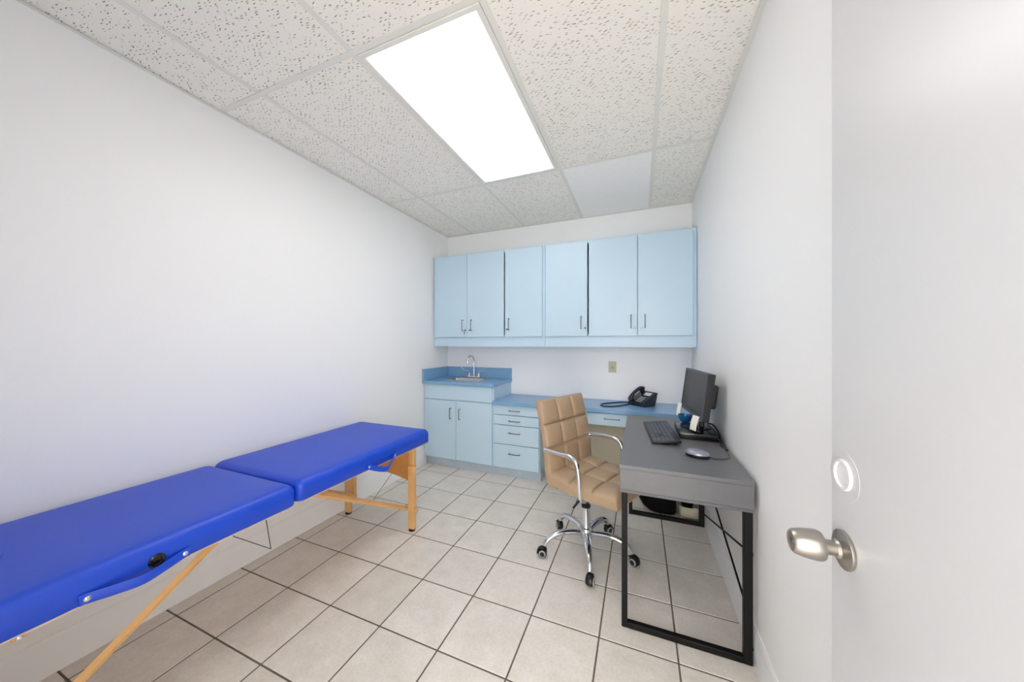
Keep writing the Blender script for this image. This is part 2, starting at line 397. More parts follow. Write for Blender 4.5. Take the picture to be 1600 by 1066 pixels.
def wall_cab(x0, x1, label, doors):
    c = thing('wall_cabinet', label, 'cabinet', ((x0+x1)/2, 3.05, 1.221), group='wall cabinets')
    yb, z0, z1 = YB, 1.221, 2.180
    bm = bmesh.new(); d = ORG[c.name]; yf = CF + 0.020
    for q in ((x0, x0+0.02, yf+0.018, yb, z0, z1), (x1-0.02, x1, yf+0.018, yb, z0, z1), (x0+0.02, x1-0.02, yf+0.018, yb, z1-0.02, z1), (x0+0.02, x1-0.02, yf+0.018, yb, z0+0.05, z0+0.07), (x0+0.02, x1-0.02, yb-0.012, yb, z0+0.07, z1-0.02)):
        add_box(bm, q[0]-d.x, q[1]-d.x, q[2]-d.y, q[3]-d.y, q[4]-d.z, q[5]-d.z)
    from_bm('body', bm, M_CAB, c)
    bm = bmesh.new()
    for q in ((x0, x1, z0, z0+0.115), (x0, x1, z1-0.03, z1), (x0, x0+0.045, z0+0.115, z1-0.03), (x1-0.045, x1, z0+0.115, z1-0.03)):
        add_box(bm, q[0]-d.x, q[1]-d.x, yf-d.y, yf+0.018-d.y, q[2]-d.z, q[3]-d.z)
    from_bm('face_frame', bm, M_CAB, c)
    for (a, b, hx, lx) in doors:
        cab_door(c, a, b, 1.318, 2.166, CF, (hx, 1.385, 1.492), (lx, 1.390))
    return c
cl = wall_cab(-2.068, -0.8275, 'light blue three-door wall cabinet above the sink', [(-2.045, -1.6555, -1.700, -1.676), (-1.6515, -1.2425, -1.598, -1.624), (-1.2290, -0.8510, -1.184, -1.208)])
cr_ = wall_cab(-0.8250, 0.4215, 'light blue three-door wall cabinet above the telephone', [(-0.8170, -0.4350, -0.487, -0.453), (-0.4210, -0.0200, -0.069, -0.038), (-0.0160, 0.3930, 0.041, 0.012)])
# a small key in the leftmost lock
box('key', -1.685, -1.675, CF-0.0125, CF-0.0115, 1.345, 1.381, M_PULL, cl, 0.0003, 1)

# ------------------------------------------------------------------ base cabinets and counters
BF = 2.745
sk = thing('sink_cabinet', 'light blue two-door base cabinet under the sink', 'cabinet', (-1.68, 2.98, 0))
SX0, SX1 = -2.078, -1.284
bm = bmesh.new(); d = ORG[sk.name]
for q in ((SX0, SX0+0.018, BF+0.019, YB-0.003, 0.10, 0.840), (SX1-0.018, SX1, BF+0.019, YB-0.003, 0.10, 0.840), (SX0+0.018, SX1-0.018, BF+0.019, YB-0.003, 0.10, 0.118), (SX0+0.018, SX1-0.018, YB-0.012, YB-0.003, 0.118, 0.840), (SX0+0.018, SX1-0.018, BF+0.019, BF+0.037, 0.66, 0.840)):
    add_box(bm, q[0]-d.x, q[1]-d.x, q[2]-d.y, q[3]-d.y, q[4]-d.z, q[5]-d.z)
from_bm('body', bm, M_CAB, sk)
box('toe_kick', SX0, SX1+0.001, 2.795, 2.81, 0.0, 0.10, M_TOE, sk)
box('false_front', -2.066, -1.298, BF, BF+0.018, 0.690, 0.836, M_CAB, sk, 0.0015, 1)
cab_door(sk, -2.066, -1.694, 0.098, 0.682, BF, (-1.749, 0.506, 0.607))
cab_door(sk, -1.690, -1.298, 0.098, 0.682, BF, (-1.645, 0.506, 0.605))

KX0, KX1, KY0, KY1 = -1.90, -1.50, 2.87, 3.08               # hole for the sink
sc_ = thing('sink_countertop', 'medium blue laminate sink counter with raised backsplash', 'counter', (-1.68, 2.97, 0.840))
bm = bmesh.new(); d = ORG[sc_.name]; CX1 = -1.274
xs_ = [SX0, KX0, KX1, CX1]; ys_ = [2.722, KY0, KY1, YB]
for i in range(3):
    for j in range(3):
        if i == 1 and j == 1: continue
        add_box(bm, xs_[i]-d.x, xs_[i+1]-d.x, ys_[j]-d.y, ys_[j+1]-d.y, 0, 0.032)
bmesh.ops.remove_doubles(bm, verts=bm.verts[:], dist=1e-5)
inner = [f_ for f_ in bm.faces if sum(1 for g in bm.faces if g is not f_ and set(g.verts) == set(f_.verts))]
bmesh.ops.delete(bm, geom=inner, context='FACES')
from_bm('top', bm, M_CTR, sc_, smooth=False)
box('backsplash', SX0, CX1, YB-0.02, YB, 0.872, 0.987, M_CTR, sc_, 0.002, 1)
box('side_splash', SX0, SX0+0.02, 2.722, YB-0.02, 0.872, 0.987, M_CTR, sc_, 0.002, 1)

sink = thing('sink', 'small stainless steel drop-in sink in the blue counter', 'sink', (-1.70, 2.975, 0.872))
bm = bmesh.new(); d = ORG[sink.name]
def ring(x0, x1, y0, y1, z, r): return [bm.verts.new((x-d.x, y-d.y, z-d.z)) for x, y in rrect(x0, x1, y0, y1, r, 5)]
R_ = [ring(KX0-0.018, KX1+0.018, KY0-0.018, KY1+0.06, 0.8722, 0.03), ring(KX0-0.016, KX1+0.016, KY0-0.016, KY1+0.058, 0.8755, 0.03), ring(KX0+0.006, KX1-0.006, KY0+0.006, KY1-0.006, 0.8755, 0.03),
      ring(KX0+0.010, KX1-0.010, KY0+0.010, KY1-0.010, 0.870, 0.03), ring(KX0+0.02, KX1-0.02, KY0+0.02, KY1-0.02, 0.74, 0.04), ring(KX0+0.05, KX1-0.05, KY0+0.05, KY1-0.05, 0.726, 0.04)]
for A, B in zip(R_, R_[1:]):
    n = len(A)
    for k in range(n): bm.faces.new((A[k], A[(k+1)%n], B[(k+1)%n], B[k]))
bm.faces.new(R_[-1])
from_bm('basin', bm, M_STEEL, sink)
lathe('drain', [(0.022, 0), (0.022, 0.003), (0.016, 0.003), (0.014, 0.001), (0, 0.001)], (-1.70, 2.975, 0.7262), (0, 0, 1), M_PULL, sink, 20)

fa = thing('faucet', 'chrome gooseneck faucet with two wing handles', 'faucet', (-1.685, 3.108, 0.8756))
box('base_plate', -1.762, -1.608, 3.088, 3.128, 0.8757, 0.898, M_CHROME, fa, 0.006, 3)
tube('spout', [(-1.685, 3.108, 0.896), (-1.685, 3.108, 1.00), (-1.685, 3.106, 1.065), (-1.690, 3.090, 1.105), (-1.697, 3.058, 1.118), (-1.703, 3.026, 1.104), (-1.706, 3.008, 1.068), (-1.706, 3.004, 1.040)], 0.0085, M_CHROME, fa, 12, smoothpts=5)
for s in (-1, 1):
    st = lathe('valve_stem', [(0.014, 0), (0.014, 0.01), (0.010, 0.016), (0.010, 0.04), (0.012, 0.044), (0.012, 0.052), (0, 0.054)], (-1.685+s*0.058, 3.108, 0.897), (0, 0, 1), M_CHROME, fa, 16)
    b0_ = Vector((-1.685+s*0.058, 3.108, 0.945))
    tube('wing_handle', [b0_, b0_+Vector((s*0.03, -0.004, 0.004)), b0_+Vector((s*0.065, -0.01, 0.018)), b0_+Vector((s*0.095, -0.014, 0.048))], [0.006, 0.006, 0.008, 0.009], M_CHROME, fa, 10, smoothpts=4, flat=(0.6, 1.0))

dc = thing('drawer_cabinet', 'light blue four-drawer base cabinet next to the sink', 'cabinet', (-1.06, 2.98, 0))
DX_0, DX_1 = -1.282, -0.832
bm = bmesh.new(); d = ORG[dc.name]
for q in ((DX_0, DX_0+0.018, BF+0.019, YB-0.003, 0.10, 0.680), (DX_1-0.018, DX_1, BF+0.019, YB-0.003, 0.10, 0.680), (DX_0+0.018, DX_1-0.018, BF+0.019, YB-0.003, 0.10, 0.118), (DX_0+0.018, DX_1-0.018, BF+0.03, BF+0.04, 0.118, 0.680)):
    add_box(bm, q[0]-d.x, q[1]-d.x, q[2]-d.y, q[3]-d.y, q[4]-d.z, q[5]-d.z)
from_bm('body', bm, M_CAB, dc)
box('toe_kick', DX_0, DX_1, 2.795, 2.81, 0, 0.10, M_TOE, dc)
box('toe_kick', DX_1-0.015, DX_1, 2.81, YB, 0, 0.10, M_TOE, dc)
for z0, z1, hz in ((0.590, 0.677, 0.632), (0.498, 0.584, 0.538), (0.318, 0.492, 0.427), (0.098, 0.312, 0.236)):
    dr = box('drawer', DX_0+0.004, DX_1-0.004, BF, BF+0.018, z0, z1, M_CAB, dc, 0.0015, 1)
    pull(dr, (-1.117, BF, hz), (-1.017, BF, hz), 0.026)

lc = tag(None or box('low_countertop', -1.2805, XR-0.001, 2.722, YB, 0.681, 0.7125, M_CTR, None, 0.002, 2), 'long low medium blue laminate desk counter under the phone', 'counter')
ap = thing('apron_drawer_unit', 'light blue shallow drawer unit hung below the low counter', 'drawer', (-0.2, 2.9, 0.56))
bm = bmesh.new(); d = ORG[ap.name]
for q in ((DX_1+0.001, -0.432, BF+0.004, BF+0.02, 0.575, 0.680), (0.02, XR-0.001, BF+0.004, BF+0.02, 0.575, 0.680), (-0.50, -0.484, BF+0.02, 3.15, 0.575, 0.680), (0.07, 0.086, BF+0.02, 3.15, 0.575, 0.680), (-0.484, 0.07, 3.134, 3.15, 0.575, 0.680)):
    add_box(bm, q[0]-d.x, q[1]-d.x, q[2]-d.y, q[3]-d.y, q[4]-d.z, q[5]-d.z)
from_bm('apron', bm, M_CAB, ap)
dr = box('drawer', -0.428, 0.016, BF, BF+0.018, 0.575, 0.672, M_CAB, ap, 0.0015, 1)
pull(dr, (-0.270, BF, 0.634), (-0.155, BF, 0.634), 0.026)

wp = thing('wall_plate', 'beige wall plate above the low counter', 'outlet', (-0.243, YB, 1.028))
box('plate', -0.279, -0.207, YB-0.006, YB, 0.975, 1.081, M_BEIGE, wp, 0.002, 2)
lathe('jack', [(0.012, 0), (0.012, 0.003), (0.009, 0.004), (0, 0.004)], (-0.243, YB-0.006, 1.022), (0, -1, 0), mat('jack_tan', (168, 156, 122), 0.5), wp, 16)

# ------------------------------------------------------------------ massage table
mt = thing('massage_table', 'blue vinyl folding massage table with beech wood legs', 'table', (-1.71, 0.96, 0))
TX0, TX1 = -2.035, -1.385
HY = 0.955
c1 = pillow('cushion', TX0, TX1, HY+0.002, 1.905, 0.556, 0.648, 0.030, 0.036, M_VINYL, mt, crown=0.004)
c2 = pillow('cushion', TX0, TX1, 0.02, HY-0.002, 0.552, 0.644, 0.030, 0.036, M_VINYL, mt, crown=0.004)
for y0, y1, z in ((HY+0.03, 1.875, 0.556), (0.05, HY-0.03, 0.552)):
    bm = bmesh.new(); d = ORG[mt.name]
    for q in ((TX0+0.012, TX0+0.034, y0, y1), (TX1-0.034, TX1-0.012, y0, y1), (TX0+0.034, TX1-0.034, y0, y0+0.022), (TX0+0.034, TX1-0.034, y1-0.022, y1)):
        add_box(bm, q[0]-d.x, q[1]-d.x, q[2]-d.y, q[3]-d.y, z-0.008, z+0.002)
    from_bm('wood_frame', bm, mat('pale_plywood', (222, 202, 176), 0.6, var=0.06, vscale=6), mt, smooth=False)
    box('underside_board', TX0+0.035, TX1-0.035, y0+0.023, y1-0.023, z-0.004, z-0.0005, mat('pale_plywood', (222, 202, 176), 0.6, var=0.06, vscale=6), mt)
# face hole with its plug near the head end
fh = lathe('face_hole_plug', [(0.082, -0.03), (0.082, 0.002), (0.078, 0.006), (0.070, 0.006), (0.062, -0.002), (0, 0.002)], (-1.715, 0.236, 0.6475), (0, 0, 1), M_VINYL, mt, 40)
def strap(cush, ya, yb, z, sag, bulge):
    ym = (ya+yb)/2
    pts = [(TX1+0.003, ya-0.014, z), (TX1+0.004, ya, z), (TX1+0.008+bulge*0.45, ya+(ym-ya)*0.5, z-sag*0.62), (TX1+0.008+bulge, ym, z-sag), (TX1+0.008+bulge*0.45, ym+(yb-ym)*0.5, z-sag*0.62), (TX1+0.004, yb, z), (TX1+0.003, yb+0.014, z)]
    s = tube('carry_strap', pts, 0.0145, M_VINYL, cush, 10, smoothpts=5, flat=(1.0, 0.18), up=(0, 0, 1))
    for y in (ya, yb):
        lathe('rivet', [(0.0075, 0), (0.0075, 0.002), (0.005, 0.0045), (0, 0.005)], (TX1+0.0055, y, z), (1, 0, 0), M_RIVET, cush, 16)
strap(c2, 0.379, 0.579, 0.568, 0.010, 0.018)
strap(c1, 1.347, 1.545, 0.574, 0.040, 0.030)
gm = lathe('grommet', [(0.020, 0), (0.020, 0.002), (0.016, 0.005), (0.012, 0.004), (0.010, 0.001), (0, 0.001)], (TX1, 0.515, 0.584), (1, 0, 0), M_GLOSSB, c2, 24)
0 and lathe('grommet', [(0.020, 0), (0, 0.001)], (TX1, 1.447, 0.588), (1, 0, 0), M_GLOSSB, c1, 24)
def end_frame(Y, s):
    """leg pair at y=Y; s=+1 far end, -1 near end"""
    for x in (-1.4375, -1.9775):
        si = 1 if x > -1.7 else -1
        box('leg', x-0.022, x+0.022, min(Y, Y+s*0.025), max(Y, Y+s*0.025), 0.105, 0.549, M_WOOD, mt, 0.003, 2)
        e0, e1 = sorted((Y-s*0.0005, Y-s*0.0255))
        ex = box('leg_extension', x+si*0.018-0.024, x+si*0.018+0.024, e0, e1, 0.012, 0.428, M_WOOD, mt, 0.003, 2)
        lathe('foot', [(0.020, 0), (0.022, 0.003), (0.021, 0.012), (0.0, 0.012)], (x+si*0.018, (e0+e1)/2, 0), (0, 0, 1), M_RUBBER, ex, 16)
        for kz in (0.136, 0.229):
            lathe('knob', [(0.004, 0), (0.004, 0.006), (0.011, 0.007), (0.011, 0.016), (0.007, 0.019), (0, 0.019)], (x+si*0.042, (e0+e1)/2, kz), (si, 0, 0), M_WOOD, ex, 14)
    # arched end panel
    xa, xb = -1.9555, -1.4595; poly = [(xa, 0.549), (xa, 0.318)]
    for k in range(1, 16):
        t = k/16; poly.append((xa+(xb-xa)*t, 0.318+0.034*math.sin(math.pi*t)))
    poly += [(xb, 0.318), (xb, 0.549)]
    prism('end_panel', poly, 1, Y+s*0.004, Y+s*0.016, M_WOODE, mt)
    for x in (-1.475, -1.940):
        yb_ = HY + s*0.10
        A = Vector((x, Y+s*0.005, 0.128)); B = Vector((x if s > 0 else x + (0.02 if x > -1.7 else -0.02), yb_ if s > 0 else 0.690, 0.546 if s > 0 else 0.535))
        add = (B-A)
        br = tube('brace', [A, A+add*(0.62 if s > 0 else 0.22)], 0.0135, M_WOOD, mt, 4, flat=(1.0, 0.75), up=(0, 0.7, 0.7))
        tube('brace', [A+add*(0.48 if s > 0 else 0.08)+Vector((0.019 if x > -1.7 else -0.019, 0, 0)), B+Vector((0.019 if x > -1.7 else -0.019, 0, 0))], 0.0135, M_WOOD, mt, 4, flat=(1.0, 0.75), up=(0, 0.7, 0.7))
end_frame(1.765, 1)
end_frame(0.13, -1)
tube('cable', [(-1.46, 0.752, 0.548), (-1.46, 0.754, 0.508), (-1.46, 0.890, 0.378)], 0.0016, M_CABLE, mt, 6)
tube('cable', [(-1.46, 0.866, 0.548), (-1.46, 0.890, 0.378)], 0.0016, M_CABLE, mt, 6)
tube('cable', [(-1.60, 1.76, 0.35), (-1.745, 1.74, 0.15)], 0.0016, M_CABLE, mt, 6)
bk = box('bracket', -1.415, -1.399, 0.270, 0.292, 0.534, 0.5435, M_WOOD, mt, 0.003, 2)
lathe('bolt', [(0.005, 0), (0.005, 0.002), (0.003, 0.0035), (0, 0.0035)], (-1.399, 0.281, 0.539), (1, 0, 0), M_RIVET, bk, 14)

# ------------------------------------------------------------------ office chair (built facing +x, then turned)
ch = thing('office_chair', 'tan quilted office chair with chrome arms and star base', 'chair', (-0.300, 1.957, 0), math.radians(-24.5))
def quilt(name, curve, half_w, front, back, cols, rows, m, parent, nu=61, seams=None, groove=0.012, side_r=5.0):
    """curve(v) -> (point, normal) in the xz plane; a quilted cushion swept over it"""
    nv = 25 * rows if rows > 1 else 41
    seams = seams or [k/rows for k in range(1, rows)]
    bounds = [0.0] + list(seams) + [1.0]
    LEN = sum((curve((k+1)/40)[0]-curve(k/40)[0]).length for k in range(40))
    bm = bmesh.new(); F, Bk = [], []
    for j in range(nv+1):
        v = j/nv; p, nrm = curve(v); rowF, rowB = [], []
        for i in range(nu+1):
            # crowd the samples near the edges
            u = -math.cos(math.pi*i/nu); vv = 2*v-1
            eu = (1-abs(u)**side_r)**(1/side_r) if abs(u) < 1 else 0
            ev = (1-abs(vv)**8)**(1/5) if abs(vv) < 1 else 0
            e = min(eu, ev)
            g = 0
            for k in range(1, cols):
                dd = (u-(-1+2*k/cols))*half_w; g = max(g, math.exp(-(dd/0.007)**2))
            for sv in seams:
                dd = (v-sv)*LEN; g = max(g, math.exp(-(dd/0.007)**2)*1.15)
            fr = 0.0
            for b0, b1 in zip(bounds, bounds[1:]):
                if b0 <= v <= b1: fr = (v-b0)/(b1-b0)
            puff = 0.006*abs(math.sin(math.pi*(u+1)/2*cols))**0.6*abs(math.sin(math.pi*fr))**0.6
            y = u*half_w
            rowF.append(Vector((p.x, y, p.z)) + nrm*((front+puff)*e - groove*g*e))
            rowB.append(Vector((p.x, y, p.z)) - nrm*(back*e))
        F.append(rowF); Bk.append(rowB)
    VF = [[bm.verts.new(q) for q in r] for r in F]; VB = [[bm.verts.new(q) for q in r] for r in Bk]
    for V, flip in ((VF, 0), (VB, 1)):
        for j in range(nv):
            for i in range(nu):
                q = (V[j][i], V[j][i+1], V[j+1][i+1], V[j+1][i]); bm.faces.new(q[::-1] if flip else q)
    bmesh.ops.remove_doubles(bm, verts=bm.verts[:], dist=1e-6)
    return from_bm(name, bm, m, parent, angle=75)
BCP = catmull([(-0.045, 0, 0.446), (-0.085, 0, 0.452), (-0.110, 0, 0.474), (-0.120, 0, 0.52), (-0.126, 0, 0.60), (-0.140, 0, 0.69), (-0.163, 0, 0.79), (-0.190, 0, 0.89), (-0.196, 0, 0.912)], 8)
BCL = [0.0]
for a_, b_ in zip(BCP, BCP[1:]): BCL.append(BCL[-1] + (b_-a_).length)
def back_at(t):
    t = min(max(t, 0), BCL[-1])
    for k in range(len(BCP)-1):
        if t <= BCL[k+1] + 1e-9:
            q = (t-BCL[k])/(BCL[k+1]-BCL[k]); return BCP[k].lerp(BCP[k+1], q)
    return BCP[-1].copy()
def back_curve(v):
    t = v*BCL[-1]; T_ = (back_at(t+0.012)-back_at(t-0.012)).normalized()
    return back_at(t), Vector((T_.z, 0, -T_.x))
def seat_curve(v):
    x = -0.115 + v*0.437
    z = 0.452 + 0.006*math.cos(2*math.pi*v) - 0.014*max(0, v-0.75)*4*max(0, v-0.75)
    return Vector((x, 0, z)), Vector((0, 0, 1))
quilt('seat', seat_curve, 0.228, 0.056, 0.024, 3, 3, M_TAN, ch)
quilt('backrest', back_curve, 0.222, 0.028, 0.032, 3, 3, M_TAN, ch, seams=[0.46, 0.72])
for s in (-1, 1):
    tube('armrest', [(-0.135, s*0.214, 0.632), (-0.11, s*0.236, 0.640), (0.0, s*0.243, 0.645), (0.058, s*0.241, 0.643), (0.094, s*0.241, 0.622), (0.109, s*0.241, 0.575), (0.116, s*0.241, 0.50), (0.120, s*0.236, 0.445), (0.125, s*0.205, 0.420), (0.10, s*0.12, 0.416)], 0.0125, M_CHROME, ch, 12, W=False, smoothpts=5)
box('seat_mechanism', -0.10, 0.12, -0.13, 0.13, 0.395, 0.430, M_BLACK, ch, 0.008, 2, W=False)
lathe('gas_column', [(0.0, 0.10), (0.027, 0.10), (0.027, 0.125), (0.0245, 0.13), (0.0245, 0.272), (0.0, 0.272)], (0, 0, 0), (0, 0, 1), M_CHROME, ch, 28, W=False)
lathe('column_ring', [(0.0, 0.2725), (0.027, 0.2725), (0.027, 0.284), (0.015, 0.286), (0.014, 0.396), (0, 0.396)], (0, 0, 0), (0, 0, 1), M_BLACK, ch, 28, W=False)
lathe('base_hub', [(0.0, 0.092), (0.036, 0.092), (0.040, 0.10), (0.040, 0.140), (0.034, 0.150), (0.0255, 0.152), (0.0255, 0.131)], (0, 0, 0), (0, 0, 1), M_CHROME, ch, 28, W=False)
tube('height_lever', [(0.06, -0.08, 0.408), (0.055, -0.125, 0.395), (0.030, -0.15, 0.345), (0.02, -0.155, 0.33)], 0.004, M_CHROME, ch, 8, W=False, smoothpts=3)
tube('lever_grip', [(0.050, -0.138, 0.376), (0.018, -0.156, 0.326)], 0.0065, M_BLACK, ch, 10, W=False)
base_rot = math.radians(-77 + 24.5)
for k in range(5):
    a = base_rot + k*2*math.pi/5; e = Vector((math.cos(a), math.sin(a), 0)); l = Vector((-e.y, e.x, 0))
    P = lambda r, z: e*r + Vector((0, 0, z))
    tube('base_leg', [P(0.02, 0.118), P(0.08, 0.128), P(0.15, 0.130), P(0.205, 0.118), P(0.243, 0.092), P(0.258, 0.066)], [0.017, 0.018, 0.018, 0.0165, 0.0145, 0.0125], M_CHROME, ch, 12, W=False, smoothpts=5, flat=(0.9, 1.05))
    ca = math.radians(40 + 57*k); ax = Vector((math.cos(ca), math.sin(ca), 0)) if False else (e*0.35 + l*0.94).normalized()
    cc = e*0.270 + Vector((0, 0, 0.0265))
    fw = ax.cross(Vector((0, 0, 1)))
    bm = bmesh.new(); add_lathe(bm, [(0, -0.022), (0.012, -0.022), (0.022, -0.018), (0.026, -0.012), (0.026, 0.012), (0.022, 0.018), (0.012, 0.022), (0, 0.022)], axis(cc, ax), 24)
    # hood over the wheel
    cs = from_bm('caster', bm, M_BLACK, ch, angle=40)
    for s in (-1, 1):
        lathe('wheel_ring', [(0.0135, 0.0), (0.019, -0.0005), (0.0205, -0.003), (0.0185, 0.001), (0.0145, 0.0022), (0.0135, 0.0)], cc + ax*(s*0.0212), ax*s, M_GREYR, cs, 24, W=False)
    hood = []
    for q in range(9):
        t = math.radians(-10 + 150*q/8); hood.append(cc + fw*(0.030*math.cos(t)) + Vector((0, 0, 0.030*math.sin(t))))
    tube('hood', hood, 0.017, M_BLACK, cs, 8, W=False, flat=(0.22, 1.0), up=(0, 0, 1))

# ------------------------------------------------------------------ desk
dk = thing('desk', 'narrow grey desk with black metal frame against the right wall', 'desk', (0.165, 2.02, 0))
X0, X1, Y0, Y1 = -0.085, 0.412, 1.488, 2.548
box('desktop', X0, X1, Y0, Y1, 0.703, 0.721, M_DESK, dk, 0.0012, 1)
box('end_panel', X0+0.003, X1-0.002, Y0+0.003, Y0+0.018, 0.612, 0.7025, M_DESK, dk, 0.0008, 1)
box('end_panel', X0+0.003, X1-0.002, Y1-0.018, Y1-0.003, 0.612, 0.7025, M_DESK, dk, 0.0008, 1)
box('back_panel', X1-0.017, X1-0.002, Y0+0.0185, Y1-0.0185, 0.612, 0.7025, M_DESK, dk)
box('bottom_board', X0+0.003, X1-0.002, Y0+0.003, Y1-0.003, 0.599, 0.6115, M_DESKE, dk, 0.0008, 1)
for y0, y1 in ((Y0+0.022, 2.016), (2.020, Y1-0.022)):
    dr = box('drawer', X0+0.003, X0+0.018, y0, y1, 0.616, 0.6985, M_DESK, dk, 0.0008, 1)
for y, s in ((1.500, 1), (2.536, -1)):
    ya, yb_ = sorted((y, y+s*0.025))
    bm = bmesh.new(); d = ORG[dk.name]
    for q in ((X0+0.010, X0+0.034, 0.0, 0.5985), (X1-0.034, X1-0.004, 0.0, 0.5985), (X0+0.034, X1-0.034, 0.0, 0.026)):
        add_box(bm, q[0]-d.x, q[1]-d.x, ya-d.y, yb_-d.y, q[2], q[3], 0.002, 1)
    from_bm('leg_frame', bm, M_FRAME, dk, smooth=False)
RXX = X1-0.020
tube('cross_brace', [(RXX, 1.512, 0.440), (RXX, 2.524, 0.098)], 0.0045, M_FRAME, dk, 8)
tube('cross_brace', [(RXX+0.010, 1.512, 0.172), (RXX+0.010, 2.524, 0.420)], 0.0045, M_FRAME, dk, 8)
for z in (0.06, 0.43): lathe('bolt', [(0.006, 0), (0.006, 0.003), (0, 0.004)], (X1-0.004, 1.5125, z), (1, 0, 0), M_FRAME, dk, 12)
DZ = 0.7212

# ------------------------------------------------------------------ things on the desk
# black low case that carries the monitor
cb = thing('computer_case', 'flat black computer case lying under the monitor', 'computer', (0.305, 2.15, DZ))
box('case', 0.207, 0.398, 2.010, 2.300, DZ, DZ+0.036, M_GLOSSB, cb, 0.004, 2)
box('front_grille', 0.2045, 0.207, 2.03, 2.28, DZ+0.006, DZ+0.030, M_NAVY, cb, 0.0005, 1)
lathe('power_button', [(0.006, 0), (0.006, 0.0015), (0, 0.002)], (0.2045, 2.262, DZ+0.02), (-1, 0, 0), M_GREYR, cb, 14)

mo = thing('computer_monitor', 'black flat-screen computer monitor on the grey desk', 'monitor', (0.315, 2.185, DZ+0.0362), 0)
mdir = math.atan2(1.975-2.41, 0.323-0.276)                 # along the screen, far to near
mm = Matrix.Translation((0.300, 2.1925, 0.962)) @ Matrix.Rotation(mdir + math.pi/2, 4, 'Z') @ Matrix.Rotation(math.radians(7.5), 4, 'Y')
# local: screen in the yz plane, facing -x
def mbox(name, x0, x1, y0, y1, z0, z1, m, bev=0.0, par=None, seg=2):
    bm = bmesh.new(); add_box(bm, x0, x1, y0, y1, z0, z1, bev, seg)
    bmesh.ops.transform(bm, matrix=Matrix.Translation(-ORG[mo.name]) @ mm, verts=bm.verts[:])
    return from_bm(name, bm, m, par or mo, smooth=False)
mh = mbox('housing', 0.0, 0.036, -0.222, 0.222, -0.130, 0.130, M_BLACK, 0.004)
bm = bmesh.new()
for q in ((-0.222, 0.222, 0.114, 0.130), (-0.222, 0.222, -0.130, -0.112), (-0.222, -0.207, -0.112, 0.114), (0.207, 0.222, -0.112, 0.114)):
    add_box(bm, -0.006, 0.0005, q[0], q[1], q[2], q[3], 0.0012, 1)
bmesh.ops.transform(bm, matrix=Matrix.Translation(-ORG[mo.name]) @ mm, verts=bm.verts[:])
from_bm('bezel', bm, M_BEZEL, mo, smooth=False)
mbox('screen', -0.0015, 0.0004, -0.2068, 0.2068, -0.1118, 0.1138, M_SCREEN)
mbox('back_cover', 0.0362, 0.072, -0.185, 0.185, -0.060, 0.072, M_BLACK, 0.012)
d = ORG[mo.name]
tube('stand_neck', [(0.352, 2.19, 0.90), (0.352, 2.19, 0.86), (0.345, 2.188, 0.80), (0.338, 2.185, 0.762)], [0.03, 0.03, 0.033, 0.040], M_GLOSSB, mo, 12, flat=(0.4, 1.0), up=(1, 0, 0), smoothpts=3)
lathe('stand_foot', [(0.0, 0.0), (0.082, 0.0), (0.082, 0.004), (0.045, 0.011), (0.02, 0.016), (0, 0.016)], (0.310, 2.185, DZ+0.0364), (0, 0, 1), M_GLOSSB, mo, 36)
def slip(p_top, w, h_, lean, yaw, label):
    o = thing('paper_slip', label, 'paper', p_top, yaw, group='paper slips on the monitor')
    bm = bmesh.new(); N = 7; t = 0.0004; rows = []
    for k in range(N):                                     # the slip hangs in its own yz plane, facing -x
        a = k/(N-1); x = -0.004*math.sin(a*3.1) - 0.012*a; z = -h_*a; y = lean*a
        rows.append([bm.verts.new((x-t, y-w/2, z)), bm.verts.new((x-t, y+w/2, z)), bm.verts.new((x+t, y+w/2, z)), bm.verts.new((x+t, y-w/2, z))])
    for A, B in zip(rows, rows[1:]):
        for i in range(4): bm.faces.new((A[i], A[(i+1)%4], B[(i+1)%4], B[i]))
    bm.faces.new(rows[0][::-1]); bm.faces.new(rows[-1])
    from_bm('sheet', bm, M_PAPER, o); return o
def mpt(x, y, z): return tuple(mm @ Vector((x, y, z)))
slip(mpt(-0.019, -0.185, -0.108), 0.046, 0.082, 0.012, math.radians(32), 'white paper slip hanging from the near end of the monitor')
slip(mpt(-0.016, 0.196, -0.104), 0.036, 0.086, 0.006, math.radians(28), 'white paper slip hanging from the far end of the monitor')
bd = thing('blue_dish', 'small glossy blue rounded item on the case under the monitor', 'dish', (0.266, 2.285, DZ+0.0362))
lathe('shell', [(0.0, 0.0), (0.02, 0.0), (0.032, 0.012), (0.040, 0.030), (0.042, 0.046), (0.039, 0.046), (0.036, 0.032), (0.028, 0.014), (0, 0.006)], (0.266, 2.285, DZ+0.0366), (0, 0, 1), M_BLUEG, bd, 32)

# keyboard
kdir = math.atan2(1.850-2.364, 0.137-0.0955)
kb = thing('keyboard', 'dark grey computer keyboard on the desk', 'keyboard', (0.112, 2.085, DZ), kdir)
# local x runs from far to near, local +y towards the monitor
KL, KW = 0.46, 0.140
def kz(y): return 0.011 + (y + KW/2)/KW*0.018
bm = bmesh.new()
vs = []
for x in (-KL/2, KL/2):
    vs.append([bm.verts.new((x, -KW/2, 0.001)), bm.verts.new((x, KW/2, 0.014)), bm.verts.new((x, KW/2, kz(KW/2))), bm.verts.new((x, -KW/2, kz(-KW/2)))])
for i in range(4): bm.faces.new((vs[0][i], vs[0][(i+1)%4], vs[1][(i+1)%4], vs[1][i]))
bm.faces.new(vs[0][::-1]); bm.faces.new(vs[1])
bmesh.ops.bevel(bm, geom=bm.edges[:], offset=0.002, segments=2, profile=0.5, affect='EDGES')
from_bm('body', bm, M_KEYB, kb)
for x in (-0.19, 0.19): box('foot', x-0.012, x+0.012, KW/2-0.022, KW/2-0.014, 0.0, 0.0135, M_BLACK, kb, W=False)
